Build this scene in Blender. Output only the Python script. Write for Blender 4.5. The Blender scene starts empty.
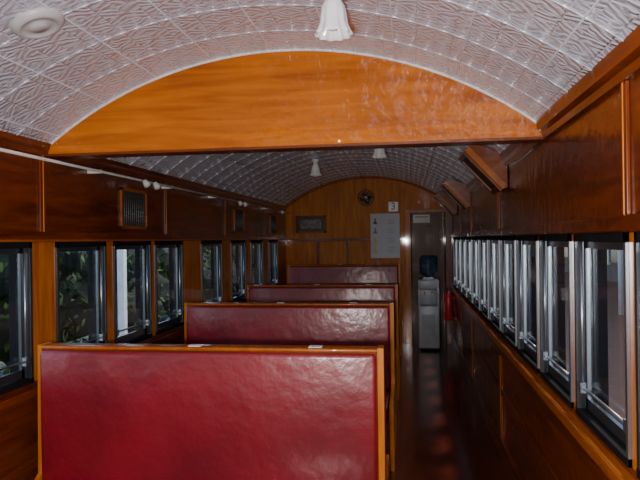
import bpy, bmesh, math, random
from mathutils import Vector, Matrix
random.seed(4)
D=bpy.data; S=bpy.context.scene

# ---------------------------------------------------------------- materials
def newmat(name):
    m=D.materials.new(name); m.use_nodes=True
    nt=m.node_tree; b=nt.nodes['Principled BSDF']
    return m,nt,b
def setp(b,**k):
    for n,v in k.items():
        n=n.replace('_',' ')
        if n in b.inputs: b.inputs[n].default_value=v
def plain(name,col,rough=.5,metal=0,noise=0.12,nscale=8,bump=0.0,coat=0,spec=.5,trans=0,bdist=.004,bs=6,cr=.1):
    m,nt,b=newmat(name)
    N=nt.nodes; L=nt.links
    tc=N.new('ShaderNodeTexCoord'); no=N.new('ShaderNodeTexNoise'); no.inputs['Scale'].default_value=nscale; no.inputs['Detail'].default_value=4
    L.new(tc.outputs['Object'],no.inputs['Vector'])
    r=N.new('ShaderNodeValToRGB'); c=col
    r.color_ramp.elements[0].position=.3; r.color_ramp.elements[1].position=.7
    r.color_ramp.elements[0].color=(c[0]*(1-noise),c[1]*(1-noise),c[2]*(1-noise),1)
    r.color_ramp.elements[1].color=(min(1,c[0]*(1+noise)),min(1,c[1]*(1+noise)),min(1,c[2]*(1+noise)),1)
    L.new(no.outputs['Fac'],r.inputs['Fac']); L.new(r.outputs['Color'],b.inputs['Base Color'])
    setp(b,Roughness=rough,Metallic=metal,Coat_Weight=coat,Coat_Roughness=cr,Transmission_Weight=trans,Specular_IOR_Level=spec)
    if bump:
        bp=N.new('ShaderNodeBump'); bp.inputs['Strength'].default_value=bump; bp.inputs['Distance'].default_value=bdist
        n2=N.new('ShaderNodeTexNoise'); n2.inputs['Scale'].default_value=nscale*bs; n2.inputs['Detail'].default_value=5
        L.new(tc.outputs['Object'],n2.inputs['Vector']); L.new(n2.outputs['Fac'],bp.inputs['Height']); L.new(bp.outputs['Normal'],b.inputs['Normal'])
        L.new(bp.outputs['Normal'],b.inputs['Coat Normal'])
    return m
def wood(name,dark,light,axis,rough=.28,coat=.7,ripple=0,spec=.3):
    m,nt,b=newmat(name); N=nt.nodes; L=nt.links
    tc=N.new('ShaderNodeTexCoord'); mp=N.new('ShaderNodeMapping')
    sc=[9,9,9]; sc[axis]=.9; mp.inputs['Scale'].default_value=sc
    L.new(tc.outputs['Object'],mp.inputs['Vector'])
    n1=N.new('ShaderNodeTexNoise'); n1.inputs['Scale'].default_value=2.2; n1.inputs['Detail'].default_value=8; n1.inputs['Distortion'].default_value=.8
    L.new(mp.outputs['Vector'],n1.inputs['Vector'])
    n2=N.new('ShaderNodeTexNoise'); n2.inputs['Scale'].default_value=1.3; n2.inputs['Detail'].default_value=2
    L.new(tc.outputs['Object'],n2.inputs['Vector'])
    mx=N.new('ShaderNodeMath'); mx.operation='MULTIPLY_ADD'; mx.inputs[1].default_value=.35
    L.new(n2.outputs['Fac'],mx.inputs[0]); 
    m2=N.new('ShaderNodeMath'); m2.operation='MULTIPLY'; m2.inputs[1].default_value=.65
    L.new(n1.outputs['Fac'],m2.inputs[0]); L.new(m2.outputs[0],mx.inputs[2])
    r=N.new('ShaderNodeValToRGB'); r.color_ramp.elements[0].position=.36; r.color_ramp.elements[1].position=.64
    r.color_ramp.elements[0].color=(*dark,1); r.color_ramp.elements[1].color=(*light,1)
    L.new(mx.outputs[0],r.inputs['Fac']); L.new(r.outputs['Color'],b.inputs['Base Color'])
    bp=N.new('ShaderNodeBump'); bp.inputs['Strength'].default_value=.12; bp.inputs['Distance'].default_value=.003
    L.new(n1.outputs['Fac'],bp.inputs['Height']); L.new(bp.outputs['Normal'],b.inputs['Normal'])
    if ripple:
        n3=N.new('ShaderNodeTexNoise'); n3.inputs['Scale'].default_value=16; n3.inputs['Detail'].default_value=2; L.new(tc.outputs['Object'],n3.inputs['Vector'])
        b2=N.new('ShaderNodeBump'); b2.inputs['Strength'].default_value=ripple; b2.inputs['Distance'].default_value=.012
        L.new(n3.outputs['Fac'],b2.inputs['Height']); L.new(b2.outputs['Normal'],b.inputs['Coat Normal'])
    setp(b,Roughness=rough,Coat_Weight=coat,Coat_Roughness=.05,Specular_IOR_Level=spec)
    return m
GD,GL=(.34,.070,.0004),(.64,.170,.0008)
MD,ML=(.070,.010,.0006),(.22,.036,.0015)
beamwood=wood('varnished_amber_wood_x',GD,GL,0,.45,.8,1.0,.12)
endwood=wood('varnished_end_wood',(.36,.085,.001),(.66,.2,.003),2,.5,.1)
goldz=wood('varnished_amber_wood_z',(.36,.080,.001),(.68,.20,.003),2,.4,.25)
goldy=wood('varnished_amber_wood_y',(.24,.05,.001),(.44,.11,.002),1,.35,.3)
mahy=wood('mahogany_y',MD,ML,1,.36,.7,.5)
mahz=wood('mahogany_z',MD,ML,2,.32,.35)
mahx=wood('mahogany_x',(.10,.016,.001),(.22,.045,.002),0,.35,.3)
leather=plain('red_leather',(.20,.004,.013),.42,0,.30,2.5,.75,.55,bdist=.012,bs=2.6,cr=.22)
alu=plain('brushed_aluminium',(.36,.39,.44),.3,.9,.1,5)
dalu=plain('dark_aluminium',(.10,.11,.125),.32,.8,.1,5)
dpaint=plain('dark_frame_paint',(.010,.010,.012),.7,spec=.1)
white=plain('white_enamel',(.8,.8,.78),.3)
porcelain=plain('opal_glass',(.88,.88,.9),.15,0,.03,5,0,.5)
black=plain('black_plastic',(.015,.015,.017),.35)
floorm=plain('dark_linoleum',(.085,.015,.007),.2,0,.4,3,.25,.3)
red=plain('red_paint',(.6,.02,.02),.3)
grille=plain('grille_mesh',(.06,.045,.035),.5,.3,.6,90)
def glassm():
    m=D.materials.new('window_glass'); m.use_nodes=True; nt=m.node_tree; N=nt.nodes; L=nt.links
    N.remove(N['Principled BSDF']); o=N['Material Output']
    t=N.new('ShaderNodeBsdfTransparent'); t.inputs[0].default_value=(.90,.94,.96,1)
    g=N.new('ShaderNodeBsdfGlossy'); g.inputs['Roughness'].default_value=.02
    f=N.new('ShaderNodeLayerWeight'); f.inputs['Blend'].default_value=.5
    p=N.new('ShaderNodeMath'); p.operation='POWER'; p.inputs[1].default_value=5; L.new(f.outputs['Facing'],p.inputs[0])
    q=N.new('ShaderNodeMath'); q.operation='MULTIPLY_ADD'; q.inputs[1].default_value=.5; q.inputs[2].default_value=.03; L.new(p.outputs[0],q.inputs[0])
    x=N.new('ShaderNodeMixShader'); L.new(q.outputs[0],x.inputs[0]); L.new(t.outputs[0],x.inputs[1]); L.new(g.outputs[0],x.inputs[2]); L.new(x.outputs[0],o.inputs[0])
    return m
glass=glassm()
def bluebottle():
    m,nt,b=newmat('blue_polycarbonate'); setp(b,Base_Color=(.05,.10,.18,1),Roughness=.12,Transmission_Weight=.4,IOR=1.3); 
    return m
bottlem=bluebottle()

def ceilm():
    m,nt,b=newmat('pressed_metal_ceiling'); N=nt.nodes; L=nt.links
    uv=N.new('ShaderNodeTexCoord'); sp=N.new('ShaderNodeSeparateXYZ'); L.new(uv.outputs['UV'],sp.inputs[0])
    def M(op,a,b_=None,c=None):
        n=N.new('ShaderNodeMath'); n.operation=op
        for i,v in enumerate((a,b_,c)):
            if v is None: continue
            if isinstance(v,(int,float)): n.inputs[i].default_value=v
            else: L.new(v,n.inputs[i])
        return n.outputs[0]
    u,v=sp.outputs[0],sp.outputs[1]
    no=N.new('ShaderNodeTexNoise'); no.inputs['Scale'].default_value=16; no.inputs['Detail'].default_value=2; L.new(uv.outputs['UV'],no.inputs['Vector'])
    ds=M('MULTIPLY',no.outputs['Fac'],13.0)
    k=2*math.pi/.030
    a=M('SINE',M('ADD',M('MULTIPLY',M('ADD',M('MULTIPLY',u,.5),M('MULTIPLY',v,.9)),k),ds))
    c=M('SINE',M('ADD',M('MULTIPLY',M('SUBTRACT',M('MULTIPLY',u,.5),M('MULTIPLY',v,.9)),k),ds))
    cell=.075
    cu=M('FLOOR',M('DIVIDE',u,cell)); cv=M('FLOOR',M('DIVIDE',v,cell))
    ck=M('PINGPONG',M('ADD',cu,cv),1.0)
    h=M('ADD',M('MULTIPLY',a,ck),M('MULTIPLY',c,M('SUBTRACT',1.0,ck)))
    def seam(x,p,w):
        f=M('PINGPONG',x,p/2)
        return M('SUBTRACT',1.0,M('MINIMUM',M('DIVIDE',f,w),1.0))
    s2=M('MAXIMUM',seam(u,cell*2,.005),seam(v,cell*2,.005))
    h=M('ADD',M('MULTIPLY',h,-.5),M('MULTIPLY',s2,-.8))
    bp=N.new('ShaderNodeBump'); bp.inputs['Strength'].default_value=1.0; bp.inputs['Distance'].default_value=.0046
    L.new(h,bp.inputs['Height']); L.new(bp.outputs['Normal'],b.inputs['Normal'])
    setp(b,Base_Color=(.76,.78,.92,1),Roughness=.26,Metallic=.35,Coat_Weight=.6,Coat_Roughness=.08)
    L.new(bp.outputs['Normal'],b.inputs['Coat Normal'])
    return m
ceilmat=ceilm()
beadm=plain('ceiling_bead_paint',(.74,.75,.84),.3,.3,.03,5)

# ---------------------------------------------------------------- builder
class B:
    def __init__(s): s.bm=bmesh.new(); s.mats=[]
    def mi(s,m):
        if m not in s.mats: s.mats.append(m)
        return s.mats.index(m)
    def _tag(s,faces,m,smooth=False):
        i=s.mi(m)
        for f in faces: f.material_index=i; f.smooth=smooth
    def box(s,x0,x1,y0,y1,z0,z1,m,bev=0,seg=3):
        vs=[s.bm.verts.new((x,y,z)) for x in (x0,x1) for y in (y0,y1) for z in (z0,z1)]
        q=[(0,1,3,2),(4,6,7,5),(0,4,5,1),(2,3,7,6),(0,2,6,4),(1,5,7,3)]
        fs=[s.bm.faces.new([vs[i] for i in a]) for a in q]
        s._tag(fs,m,bool(bev))
        if bev:
            es=list({e for f in fs for e in f.edges})
            r=bmesh.ops.bevel(s.bm,geom=es,offset=bev,segments=seg,profile=.5,affect='EDGES')
            s._tag(r['faces'],m,True)
    def prism(s,pts,axis,a,b,m,smooth=False):
        def P(p,t):
            if axis=='x': return (t,p[0],p[1])
            if axis=='y': return (p[0],t,p[1])
            return (p[0],p[1],t)
        A=[s.bm.verts.new(P(p,a)) for p in pts]; C=[s.bm.verts.new(P(p,b)) for p in pts]
        fs=[s.bm.faces.new(A),s.bm.faces.new(C[::-1])]
        n=len(pts); side=[s.bm.faces.new((A[i],C[i],C[(i+1)%n],A[(i+1)%n])) for i in range(n)]
        s._tag(fs,m); s._tag(side,m,smooth)
    def cyl(s,p0,p1,r,m,n=12,r2=None,smooth=True):
        p0=Vector(p0);p1=Vector(p1); r2=r if r2 is None else r2
        d=(p1-p0); q=d.to_track_quat('Z','Y')
        A=[];C=[]
        for i in range(n):
            t=2*math.pi*i/n; o=Vector((math.cos(t),math.sin(t),0))
            A.append(s.bm.verts.new(p0+q@(o*r))); C.append(s.bm.verts.new(p1+q@(o*r2)))
        s._tag([s.bm.faces.new(A[::-1]),s.bm.faces.new(C)],m)
        s._tag([s.bm.faces.new((A[i],A[(i+1)%n],C[(i+1)%n],C[i])) for i in range(n)],m,smooth)
    def tube(s,pts,r,m,n=8):
        for a,b in zip(pts[:-1],pts[1:]): s.cyl(a,b,r,m,n)
    def lathe(s,prof,m,c=(0,0,0),n=32,flute=0,nf=8,f0=0,mat=None):
        rows=[]
        for j,(r,z) in enumerate(prof):
            row=[]
            for i in range(n):
                t=2*math.pi*i/n; k=1+flute*max(0,(j-f0))/(len(prof))*math.cos(nf*t)
                p=Vector((r*k*math.cos(t),r*k*math.sin(t),z))
                if mat: p=mat@p
                row.append(s.bm.verts.new(p+Vector(c)))
            rows.append(row)
        fs=[]
        for a,b in zip(rows[:-1],rows[1:]):
            for i in range(n): fs.append(s.bm.faces.new((a[i],a[(i+1)%n],b[(i+1)%n],b[i])))
        s._tag(fs,m,True)
    def ring(s,c,R,r,m,axis='y',n=32):
        pts=[]
        for i in range(n+1):
            t=2*math.pi*i/n; a,b=R*math.cos(t),R*math.sin(t)
            pts.append((c[0]+a,c[1],c[2]+b) if axis=='y' else ((c[0]+a,c[1]+b,c[2]) if axis=='z' else (c[0],c[1]+a,c[2]+b)))
        s.tube(pts,r,m,6)
    def done(s,name,loc=(0,0,0),bevel=0,rot=None,norm=True):
        if norm: bmesh.ops.recalc_face_normals(s.bm,faces=s.bm.faces)
        me=D.meshes.new(name); s.bm.to_mesh(me); s.bm.free()
        for m in s.mats: me.materials.append(m)
        o=D.objects.new(name,me); S.collection.objects.link(o); o.location=loc
        if rot: o.rotation_euler=rot
        if bevel:
            md=o.modifiers.new('bevel','BEVEL'); md.width=bevel; md.segments=2; md.limit_method='ANGLE'
        return o
def inst(o,name,loc):
    c=o.copy(); c.name=name; c.location=loc; S.collection.objects.link(c); return c

# ---------------------------------------------------------------- shell
XL,XR=-1.84,.64; CX=(XL+XR)/2; HW=(XR-XL)/2
ZS=2.045; RISE=.435; R=(HW*HW+RISE*RISE)/(2*RISE)
Y0,YE,YV=-2.2,9.3,11.6
WB,WT=.87,1.56
def zc(x): return ZS+RISE-R+math.sqrt(R*R-(x-CX)**2)

b=B(); b.box(XL-.1,XR+.1,Y0-.1,YV+.1,-.1,0,floorm); b.done('floor')

bm=bmesh.new(); uvl=bm.loops.layers.uv.new('UVMap'); nx=64; ys=[Y0-.1+i*(YV+.2-Y0)/30 for i in range(31)]
am=math.asin((HW+.02)/R); rows=[]
for y in ys:
    rows.append([bm.verts.new((CX+R*math.sin(-am+2*am*i/nx),y,ZS+RISE-R+R*math.cos(-am+2*am*i/nx))) for i in range(nx+1)])
for j in range(30):
    for i in range(nx):
        f=bm.faces.new((rows[j][i],rows[j][i+1],rows[j+1][i+1],rows[j+1][i])); f.smooth=True
        for l,(ii,jj) in zip(f.loops,((i,j),(i+1,j),(i+1,j+1),(i,j+1))):
            l[uvl].uv=(R*2*am*ii/nx+5.03,ys[jj]+5.02)
me=D.meshes.new('ceiling'); bm.to_mesh(me); bm.free(); me.materials.append(ceilmat)
ceil=D.objects.new('ceiling',me); S.collection.objects.link(ceil)
sm=ceil.modifiers.new('thick','SOLIDIFY'); sm.thickness=.05; sm.offset=1
b=B(); RZ=ZS+RISE-R; YB=2.98
u=-R*am+.12
while u<R*am-.05:
    t=u/R; p=(CX+R*math.sin(t),RZ+R*math.cos(t))
    b.cyl((p[0],Y0,p[1]),(p[0],YE,p[1]),.0034,beadm,6); u+=.3
y=Y0+.1
while y<YE:
    if abs(y-YB-.05)>.1:
        pts=[(CX+R*math.sin(t),y,RZ+R*math.cos(t)) for t in [-am+.02+(2*am-.04)*i/40 for i in range(41)]]
        b.tube(pts,.0032,beadm,6)
    y+=.3
o=b.done('beads'); o.parent=ceil

LW=[(-1.2,-.6),(-.4,.2),(.5,1.1),(1.35,1.95),(2.2,2.83),(3.05,3.59),(3.70,4.26),(4.35,4.9),(5.39,5.99),(6.34,6.89),(7.17,7.75),(8.12,8.67)]
posts=[1.25+.645*i for i in range(13)]
RW=[(a+.035,a+.61) for a in posts if a+.61<9.1]+[(-.05,.55),(-.75,-.2),(-1.5,-.9)]
RW.sort()
def wall(name,xi,sgn,wins,upper_battens):
    b=B(); xo=xi+sgn*.1
    x0,x1=min(xi,xo),max(xi,xo)
    b.box(x0,x1,Y0,YV,0,WB,mahy)
    b.box(x0,x1,Y0,YV,WT,2.12,mahy)
    prev=Y0
    for a,c in wins+[(YV,YV)]:
        b.box(x0,x1,prev,a,WB,WT,goldz); prev=c
    def bx(d,y0,y1,z0,z1,m):
        xa=xi-sgn*d; b.box(min(xi,xa),max(xi,xa),y0,y1,z0,z1,m)
    bx(.045,Y0,YE,WB-.06,WB-.02,mahy if sgn<0 else goldy)
    bx(.02,Y0,YE,WB-.14,WB-.06,mahy)
    bx(.02,Y0,YE,WT+.005,WT+.05,mahy)
    if sgn<0: bx(.024,Y0,YE,WT+.0,WT+.012,goldy)
    bx(.02,Y0,YE,0,.14,mahy)
    bx(.012,Y0,YE,.45,.49,mahy)
    for y in upper_battens:
        bx(.012,y-.025,y+.025,WT+.05,2.0,mahz)
        bx(.015,y-.004,y+.004,WT+.05,2.0,goldz)
        bx(.012,y-.04,y+.04,.14,WB-.14,mahz)
        bx(.015,y-.006,y+.006,.14,WB-.14,goldz)
    return b.done(name,bevel=.003)
wall('wall_left',XL,-1,LW,[.3,1.25,2.05,2.93,4.55,6.1,7.9])
wall('wall_right',XR,1,RW,[-.7,.6,1.93,4.5,6.45,7.75,9.0])
for n,xi,sg,kk,mm in (('left',XL,1,.35,mahy),('right',XR,-1,.7,mahy)):
    b=B()
    pts=[(xi,2.0),(xi+sg*.028*kk,2.0),(xi+sg*.035*kk,2.025),(xi+sg*.06*kk,2.04),(xi+sg*.075*kk,zc(xi+sg*.075*kk)+.005),(xi,zc(xi+sg*.001)+.0)]
    b.prism(pts,'y',Y0,YE,mm)
    b.done('trim_1' if n=='left' else 'trim_2')
def archpts(z0,x0=XL,x1=XR,n=30,dz=0):
    return [(x0,z0)]+[(x0+(x1-x0)*i/n,zc(x0+(x1-x0)*i/n)+dz) for i in range(n+1)]+[(x1,z0)]
b=B(); b.prism(archpts(0,dz=.03),'y',Y0-.1,Y0,mahz); b.done('wall_back')
ink=plain('sign_ink',(.05,.06,.09),.5)
b=B(); b.prism(archpts(0,dz=.03),'y',YV,YV+.1,mahz)
b.box(-.05,.55,YV-.03,YV,0,1.95,mahz); b.box(.05,.45,YV-.045,YV-.03,1.1,1.8,mahx)
b.box(.05,.45,YV-.045,YV-.03,.2,.95,mahx)
b.box(.10,.40,YV-.06,YV-.03,1.84,1.99,white); b.box(.13,.37,YV-.063,YV-.06,1.93,1.96,red)
b.done('wall_vestibule',bevel=.004)
OX0,OX1,OZ=.04,.545,1.93
b=B()
b.prism(archpts(0,XL,OX0,dz=.02),'y',YE,YE+.06,endwood)
b.prism(archpts(OZ,OX0,OX1,dz=.02),'y',YE,YE+.06,endwood)
b.prism(archpts(0,OX1,XR,dz=.02),'y',YE,YE+.06,mahz)
b.box(OX0-.08,OX0+.0,YE-.03,YE,0,OZ+.06,goldz); b.box(OX1,OX1+.06,YE-.03,YE,0,OZ+.06,mahz)
b.box(OX0-.08,OX1+.06,YE-.035,YE,OZ,OZ+.05,goldy)
b.box(XL,OX0-.08,YE-.02,YE,1.53,1.57,mahx)
for x in (-1.35,-.9,-.45): b.box(x-.02,x+.02,YE-.012,YE,0,1.53,mahz)
n=30
for i in range(n):
    xa=XL+.03+(XR-XL-.06)*i/n; xb=XL+.03+(XR-XL-.06)*(i+1)/n
    b.cyl((xa,YE-.01,zc(xa)-.012),(xb,YE-.01,zc(xb)-.012),.010,goldy,8)
b.done('wall_end',bevel=.003)

b=B()
bp_=[(XL+.0,2.01)]+[(XL+(XR-XL)*i/48,zc(XL+(XR-XL)*i/48)+.01) for i in range(49)]+[(XR,2.01)]
b.prism(bp_,'y',YB,YB+.1,beamwood)
b.box(XL,XR,YB-.004,YB+.112,1.998,2.012,mahx)
for i in range(48):
    xa=XL+.03+(XR-XL-.06)*i/48; xb=XL+.03+(XR-XL-.06)*(i+1)/48
    b.cyl((xa,YB-.004,zc(xa)-.004),(xb,YB-.004,zc(xb)-.004),.007,white,8)
b.done('ceiling_beam',bevel=.002)

# ---------------------------------------------------------------- windows
def window(i,xi,sg,a,c):
    b=B()
    def bx(d0,d1,y0,y1,z0,z1,m,bev=0):
        xa,xb=xi+sg*d0,xi+sg*d1; b.box(min(xa,xb),max(xa,xb),y0,y1,z0,z1,m,bev)
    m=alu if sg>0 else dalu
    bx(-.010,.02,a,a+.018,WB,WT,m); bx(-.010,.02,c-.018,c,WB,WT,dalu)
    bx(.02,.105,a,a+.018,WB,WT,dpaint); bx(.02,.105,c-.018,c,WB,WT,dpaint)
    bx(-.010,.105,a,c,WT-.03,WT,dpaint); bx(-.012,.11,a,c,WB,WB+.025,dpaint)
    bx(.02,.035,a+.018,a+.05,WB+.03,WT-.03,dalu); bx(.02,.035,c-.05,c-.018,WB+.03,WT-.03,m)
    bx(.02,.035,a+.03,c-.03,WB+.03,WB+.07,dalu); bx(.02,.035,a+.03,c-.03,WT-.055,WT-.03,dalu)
    for y in (a+.035,c-.035): b.cyl((xi+sg*.008,y,WB+.03),(xi+sg*.008,y,WT-.03),.006,alu,8)
    for z in (WB+.11,): b.cyl((xi+sg*.006,a+.02,z),(xi+sg*.006,c-.02,z),.006,alu,8)
    bx(.026,.030,a+.04,c-.04,WB+.06,WT-.05,glass)
    for y in (a+.04,c-.04): bx(-.006,.015,y-.014,y+.014,WB+.09,WB+.13,alu)
    b.done('window_%d'%i)
k=1
for a,c in LW: window(k,XL,-1,a,c); k+=1
for a,c in RW: window(k,XR,1,a,c); k+=1

# ---------------------------------------------------------------- benches
def bench(name,loc,hb,double=True):
    b=B(); w=.8
    b.box(-w,w,-.045,.045,hb-.018,hb,goldy,.007)
    b.box(-w+.02,w-.02,-.035,.035,.3,hb-.016,mahx)
    sides=(-1,1) if double else (-1,)
    for s in (-1,1):
        ya,yb=sorted((s*.03,s*.07)); b.box(-w+.02,w-.030,ya,yb,.44,hb-.019,leather,.02,4)
    for s in sides:
        ya,yb=sorted((s*.06,s*.50)); b.box(-w+.03,w-.03,ya,yb,.33,.45,leather,.03,4)
        ya,yb=sorted((s*.0,s*.46)); b.box(-w+.03,w-.03,ya,yb,.0,.34,mahx)
    for x,t in ((-w,.02),(w-.028,.028)):
        def half(sg,dbl):
            if not dbl: return [(sg*.045,hb+.004),(sg*.055,0)]
            return [(sg*.045,hb+.004),(sg*.055,.49),(sg*.10,.46),(sg*.46,.455),(sg*.5,.43),(sg*.49,.31),(sg*.46,0)]
        L_=half(-1,True); R_=half(1,double)
        b.prism(L_[::-1]+R_,'x',x,x+t,goldz)
    for x in (-.05,.5):
        b.box(x-.03,x+.03,-.028,.018,hb,hb+.004,white)
    return b.done(name,loc,bevel=.004)
bx0=-.91
o=bench('bench_seat',(bx0,2.72,0),1.078)
for i,y in enumerate((4.63,6.5)): inst(o,'bench_seat',(bx0,y,0))
bench('bench_seat',(bx0,8.78,0),1.2,False)

# ---------------------------------------------------------------- ceiling lamps
def lamp():
    b=B()
    b.lathe([(0,0),(.045,0),(.045,-.012),(.026,-.03),(.022,-.05),(0,-.05)],white)
    prof=[(.022,-.045),(.03,-.055),(.042,-.08),(.047,-.11),(.050,-.14),(.060,-.165),(.066,-.178),(.062,-.177),(.056,-.16),(.044,-.135),(.036,-.1),(.0,-.07)]
    b.lathe(prof,porcelain,n=80,flute=.16,nf=10,f0=1)
    b.lathe([(0,-.07),(.016,-.075),(.018,-.12),(.026,-.14),(.014,-.16),(0,-.163)],white)
    return b
o=None
for x,y in ((-.25,2.18),(-.24,5.5),(-1.0,6.8),(-.9,-.3)):
    if o is None: o=lamp().done('ceiling_lamp',(x,y,zc(x)))
    else: inst(o,'ceiling_lamp',(x,y,zc(x)+.0))
b=B(); x=-1.31; 
b.lathe([(0,-.022),(.03,-.022),(.034,-.016),(.06,-.016),(.064,-.022),(.078,-.02),(.095,-.006),(.095,.01),(0,.01)],plain('vent_cream',(.5,.49,.5),.4),n=40)
ang=math.asin((x-CX)/R)
b.done('ceiling_vent',(x,2.08,zc(x)-.002),rot=(0,ang,0))

b=B(); z=1.965; xx=XL+.08
b.cyl((xx,Y0+.05,z),(xx,YE-.02,z),.008,white,10)
for y in [1.2,2.4,3.4,4.5,5.6,6.7,7.8,8.9]:
    b.box(XL,xx+.004,y-.008,y+.008,z-.010,z+.010,white)
for y in (3.95,4.12,6.3,6.5,8.5):
    b.cyl((xx,y,z),(xx+.03,y,z-.03),.008,alu,8)
    b.lathe([(0,.024),(.016,.022),(.021,.0),(.024,-.024),(.018,-.022),(0,-.008)],white,c=(xx+.035,y,z-.02),n=16,mat=Matrix.Rotation(-.6,3,'Y'))
b.done('track_light_rail')

def gr(name,y0,y1,z0,z1):
    b=B(); x=XL
    for (a,c,e,f) in ((y0,y1,z0,z0+.02),(y0,y1,z1-.02,z1),(y0,y0+.02,z0,z1),(y1-.02,y1,z0,z1)):
        b.box(x,x+.014,a,c,e,f,goldy)
    b.box(x,x+.006,y0+.02,y1-.02,z0+.02,z1-.02,grille)
    nn=12
    for i in range(1,nn):
        yy=y0+.02+(y1-y0-.04)*i/nn; b.cyl((x+.008,yy,z0+.02),(x+.008,yy,z1-.02),.002,dalu,6)
    for i in range(1,8):
        zz=z0+.02+(z1-z0-.04)*i/8; b.cyl((x+.009,y0+.02,zz),(x+.009,y1-.02,zz),.002,dalu,6)
    return b.done(name,bevel=.002)
for y in (3.80,6.45,8.2): gr('vent_grille',y,y+.40,1.64,1.91)

b=B(); y=YE
x0,x1,z0,z1=-1.68,-1.22,1.66,1.92
for (a,c,e,f) in ((x0,x1,z0,z0+.03),(x0,x1,z1-.03,z1),(x0,x0+.03,z0,z1),(x1-.03,x1,z0,z1)): b.box(a,c,y-.03,y,e,f,mahx)
b.box(x0+.03,x1-.03,y-.012,y,z0+.03,z1-.03,grille)
b.box(x0+.07,x1-.07,y-.014,y-.011,z0+.06,z1-.06,plain('photo_print',(.14,.13,.12),.4,0,.7,25))
b.done('picture_frame',bevel=.003)

signm=plain('sign_grey',(.42,.45,.52),.4,0,.05,3); yel=plain('sign_yellow',(.75,.5,.05),.5); blu=plain('sign_blue',(.08,.16,.4),.5)
b=B(); x0,x1,z0,z1=-.55,-.12,1.27,1.93
b.box(x0,x1,YE-.025,YE,z0,z1,signm); 
for r_ in range(4):
    zz=z1-.12-r_*.14
    for cix,xx_ in enumerate((x0+.07,)):
        mm=[ink,blu,yel,yel][r_]
        b.prism([(xx_-.035,zz-.035),(xx_+.035,zz-.035),(xx_,zz+.03)],'y',YE-.028,YE-.024,mm)
        b.cyl((xx_,YE-.028,zz+.035),(xx_,YE-.024,zz+.035),.014,mm,12)
    for q in range(3): b.box(x0+.26,x1-.08,YE-.028,YE-.024,zz+.03-q*.03,zz+.034-q*.03,ink)
b.done('information_sign')
b=B(); b.box(-.28,-.14,YE-.015,YE,1.96,2.1,white); b.done('number_plate')
cu=D.curves.new('digit','FONT'); cu.body='3'; cu.size=.15; cu.extrude=.002; cu.align_x='CENTER'; cu.align_y='CENTER'
t=D.objects.new('digit',cu); S.collection.objects.link(t); t.location=(-.21,YE-.0175,2.03); t.rotation_euler=(math.pi/2,0,0); cu.materials.append(ink)
t.parent=D.objects['number_plate']

b=B(); c=(-.60,YE-.22,2.16)
for rr,dy in ((.115,0),(.115,.05),(.075,-.02),(.035,-.028)): b.ring((c[0],c[1]+dy,c[2]),rr,.004,dalu)
for i in range(16):
    t=2*math.pi*i/16; cs,sn=math.cos(t),math.sin(t)
    b.tube([(c[0]+.03*cs,c[1]-.028,c[2]+.03*sn),(c[0]+.115*cs,c[1],c[2]+.115*sn),(c[0]+.115*cs,c[1]+.05,c[2]+.115*sn),(c[0]+.04*cs,c[1]+.07,c[2]+.04*sn)],.002,dalu,5)
b.cyl((c[0],c[1]+.03,c[2]),(c[0],c[1]+.14,c[2]),.045,black,16)
b.cyl((c[0],c[1]-.03,c[2]),(c[0],c[1]+.0,c[2]),.022,red,16)
for i in range(4):
    t=math.pi/2*i+.3; b.lathe([(0,.004),(.03,.003),(.036,0),(.03,-.003),(0,-.004)],black,c=(c[0]+.058*math.cos(t),c[1]+.02,c[2]+.058*math.sin(t)),n=12,mat=Matrix.Rotation(math.pi/2+.25,3,'X'))
b.cyl((c[0],c[1]+.12,c[2]),(c[0],YE,c[2]),.012,black,8)
b.cyl((c[0],YE-.015,c[2]),(c[0],YE,c[2]),.05,black,16)
b.done('wall_fan')

def spk():
    b=B()
    prof=[(XR-.005,1.87),(XR-.005,2.07),(.52,zc(.52)-.01),(.42,2.165),(.365,2.11),(.60,1.855)]
    b.prism(prof,'y',0,.34,mahx)
    A=Vector((.365,0,2.11)); C=Vector((.60,0,1.855)); d=(C-A).normalized(); nrm=Vector((d.z,0,-d.x)); 
    if nrm.z>0: nrm=-nrm
    def slab(t0,t1,y0,y1,h,m):
        L_=(C-A).length; p0=A+d*(t0*L_); p1=A+d*(t1*L_); q0=p0+nrm*h; q1=p1+nrm*h
        b.prism([(p0.x,p0.z),(p1.x,p1.z),(q1.x,q1.z),(q0.x,q0.z)],'y',y0,y1,m)
    slab(0,1,0,.03,.014,mahx); slab(0,1,.31,.34,.014,mahx); slab(0,.1,.03,.31,.014,mahx); slab(.9,1,.03,.31,.014,mahx)
    slab(.1,.9,.03,.31,.004,grille)
    b.prism([(p[0],p[1]) for p in [(.60,1.855),(.365,2.11),(.395,2.14),(.63,1.885)]],'y',-.014,0,goldy)
    return b
o=spk().done('wall_speaker_box',(0,4.1,0),bevel=.002)
inst(o,'wall_speaker_box',(0,6.45,0)); inst(o,'wall_speaker_box',(0,8.2,0))

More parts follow.
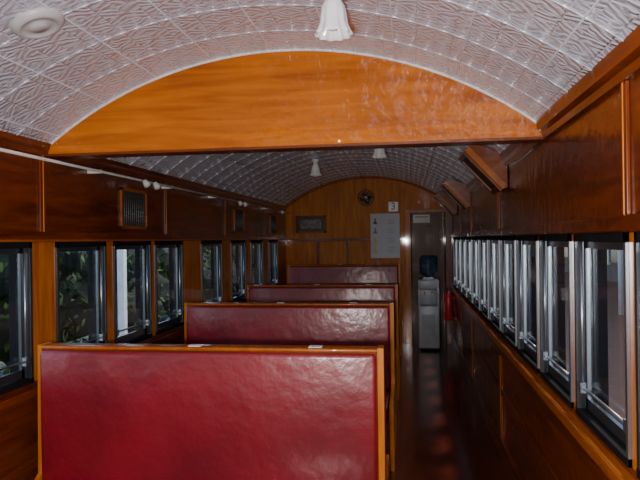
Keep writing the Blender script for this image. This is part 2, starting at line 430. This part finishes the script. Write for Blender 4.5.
# ---------------------------------------------------------------- water dispenser
cool=plain('cooler_grey_white',(.34,.35,.37),.35)
b=B(); w=.145
b.box(-w,w,-.15,.15,.03,.62,cool,.02); b.box(-w,w,-.06,.15,.62,.86,cool,.015)
b.box(-w,w,-.15,.15,.84,.98,cool,.02); b.box(-w,-w+.03,-.15,-.04,.6,.88,cool,.008); b.box(w-.03,w,-.15,-.04,.6,.88,cool,.008)
b.box(-.1,.1,-.14,-.02,.615,.632,black); b.cyl((-.05,-.03,.8),(-.05,-.11,.8),.013,red,10); b.cyl((.05,-.03,.8),(.05,-.11,.8),.013,plain('blue_tap',(.02,.1,.6),.3),10)
b.cyl((-.05,-.1,.8),(-.05,-.1,.765),.009,red,10); b.cyl((.05,-.1,.8),(.05,-.1,.765),.009,white,10)
b.box(-.09,.09,-.153,-.149,.2,.5,plain('panel_grey',(.25,.25,.26),.4))
for x in(-.11,.11):
    for y in(-.11,.11): b.cyl((x,y,0),(x,y,.035),.018,black,10)
b.lathe([(.05,.97),(.075,.985),(.078,1.0),(.05,1.01)],white)
b.lathe([(.03,.985),(.035,1.01),(.11,1.06),(.118,1.08),(.11,1.10),(.118,1.12),(.118,1.16),(.11,1.18),(.118,1.20),(.118,1.27),(.10,1.3),(0,1.3)],bottlem)
b.done('water_dispenser',(.27,8.85,0))
b=B(); 
b.lathe([(0,.0),(.055,.0),(.06,.01),(.06,.32),(.045,.37),(.02,.39),(.018,.41),(0,.41)],red)
b.cyl((0,0,.4),(0,0,.45),.018,black,10); b.box(-.01,.01,-.09,.02,.45,.465,black); b.box(-.01,.01,-.09,.02,.425,.437,black)
b.tube([(0,.02,.43),(.0,.07,.4),(0,.08,.3),(0,.075,.15)],.009,black)
b.box(-.061,-.058,-.03,.03,.12,.24,white); b.box(.055,.075,-.02,.02,.3,.33,black); b.box(.055,.075,-.03,.03,.02,.05,black)
b.done('fire_extinguisher',(XR-.09,8.9,.40))

# ---------------------------------------------------------------- outside
def paving():
    m,nt,bb=newmat('paving'); N=nt.nodes; L=nt.links; tc=N.new('ShaderNodeTexCoord'); br=N.new('ShaderNodeTexBrick')
    br.inputs['Scale'].default_value=2.5; br.inputs['Color1'].default_value=(.42,.17,.07,1); br.inputs['Color2'].default_value=(.34,.14,.07,1); br.inputs['Mortar'].default_value=(.25,.16,.11,1)
    L.new(tc.outputs['Object'],br.inputs['Vector']); L.new(br.outputs['Color'],bb.inputs['Base Color']); setp(bb,Roughness=.8); return m
b=B(); b.box(.95,30,-10,60,-.35,-.25,paving()); b.done('station_platform')
grass=plain('grass',(.05,.07,.025),.9,0,.5,6,.5)
b=B(); b.box(-40,-2.2,-10,60,-1.0,-.8,grass); b.done('ground')
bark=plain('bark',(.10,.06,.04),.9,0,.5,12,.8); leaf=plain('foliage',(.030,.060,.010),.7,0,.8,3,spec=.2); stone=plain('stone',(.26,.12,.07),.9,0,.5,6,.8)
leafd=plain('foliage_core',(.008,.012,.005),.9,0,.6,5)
def blob(b,c,r,m,sub=2,amp=.3):
    res=bmesh.ops.create_icosphere(b.bm,subdivisions=sub,radius=r)
    for v in res['verts']:
        k=1+amp*(random.random()-.5); v.co=Vector(c)+v.co*k
    b._tag({f for v in res['verts'] for f in v.link_faces},m)
def leaves(b,c,r,n,size=.07):
    c=Vector(c); fs=[]
    for _ in range(n):
        d=Vector((random.gauss(0,1),random.gauss(0,1),random.gauss(0,1))).normalized()
        p=c+d*r*(.8+.4*random.random())
        a=Vector((random.gauss(0,1),random.gauss(0,1),random.gauss(0,1))).normalized(); e=a.cross(d)
        if e.length<1e-3: continue
        e.normalize(); s_=size*(.6+.8*random.random())
        fs.append(b.bm.faces.new([b.bm.verts.new(q) for q in (p-a*s_,p-e*s_*.4,p+a*s_,p+e*s_*.4)]))
    b._tag(fs,leaf)
def tree(loc,h=4.5):
    b=B(); b.tube([(0,0,-.8),(.08,.03,h*.35),(0,.1,h*.6),(.05,0,h*.85)],.16,bark,10)
    for i in range(9):
        t=i*.7; p=(math.cos(t)*.9,math.sin(t)*.9,h*.55+random.random()*h*.4); r=.7+.3*random.random()
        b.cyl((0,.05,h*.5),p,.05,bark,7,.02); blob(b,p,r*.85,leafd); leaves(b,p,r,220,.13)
    b.done('tree',loc,norm=False)
for y in (3,8.5,14,19.5,26): tree((-10.2-random.random(),y,0))
b=B()
for i in range(70):
    p=(-5.7-random.random()*1.2,1+i*.5,-.3+random.random()*1.7); r=.55+.2*random.random()
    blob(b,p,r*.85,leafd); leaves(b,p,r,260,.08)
b.done('hedge',norm=False)
b=B()
for i in range(30): blob(b,(-3.1-random.random()*.3,2+i*.75,-.65),.25+.12*random.random(),stone,2,.35)
b.done('garden_rocks')
b=B()
for y in (2.0,5.2,8.4,11.6,14.8,18,22):
    b.box(-4.1,-4.0,y-.05,y+.05,-.8,2.2,white)
    for s in (1,-1):
        pts=[(-4.05,y+s*.9*(1-math.cos(t)),1.3+.9*math.sin(t)) for t in [i*math.pi/2/8 for i in range(9)]]
        b.tube(pts,.035,white)
b.box(-4.15,-3.95,0,24,2.2,2.4,white)
b.done('white_verandah',bevel=.005)
wallm=plain('render_wall',(.16,.11,.08),.8,0,.2,2); dk=plain('dark_opening',(.02,.022,.025),.15)
b=B(); b.box(8,8.3,-6,45,-.25,4,wallm)
for y in range(-4,44,4):
    b.box(7.95,8.02,y,y+2.2,.5,2.8,dk); b.box(7.9,8.0,y-.1,y,.4,2.9,white); b.box(7.9,8.0,y+2.2,y+2.3,.4,2.9,white); b.box(7.9,8.0,y-.1,y+2.3,2.8,2.95,white)
b.box(3.2,8.3,-6,45,3.4,3.55,dk)
for y in range(-4,44,4): b.cyl((4.8,y+3,-.25),(4.8,y+3,3.4),.07,white,12)
b.done('station_building')

# ---------------------------------------------------------------- lights / world
w=D.worlds.new('World'); S.world=w; w.use_nodes=True; nt=w.node_tree
bg=nt.nodes['Background']; sky=nt.nodes.new('ShaderNodeTexSky')
try:
    sky.sky_type='NISHITA'; sky.sun_disc=False; sky.sun_elevation=math.radians(60); sky.sun_rotation=math.radians(90)
except Exception: pass
nt.links.new(sky.outputs[0],bg.inputs[0]); bg.inputs[1].default_value=.7
sl=D.lights.new('sun','SUN'); sl.energy=4; sl.angle=.07; sl.color=(1,.82,.6)
so=D.objects.new('sun',sl); S.collection.objects.link(so)
d=Vector((-.36,-.55,-1)); so.rotation_euler=d.to_track_quat('-Z','Y').to_euler()
fl=D.lights.new('camera_flash','AREA'); fl.shape='RECTANGLE'; fl.size=.09; fl.size_y=.05; fl.energy=72; fl.color=(1,.96,.92)
fo=D.objects.new('camera_flash',fl); S.collection.objects.link(fo); fo.location=(-.08,-.03,1.49)
fo.rotation_euler=(math.radians(97),0,math.radians(8))

cam=D.cameras.new('camera'); cam.lens=35; cam.sensor_width=36; cam.clip_start=.02
co=D.objects.new('camera',cam); S.collection.objects.link(co)
fwd=Matrix.Rotation(math.radians(8.05),4,'Z')@Matrix.Rotation(math.radians(90),4,'X')@Matrix.Rotation(math.radians(-.8),4,'Z')
co.matrix_world=Matrix.Translation((0,0,1.55))@fwd
S.camera=co
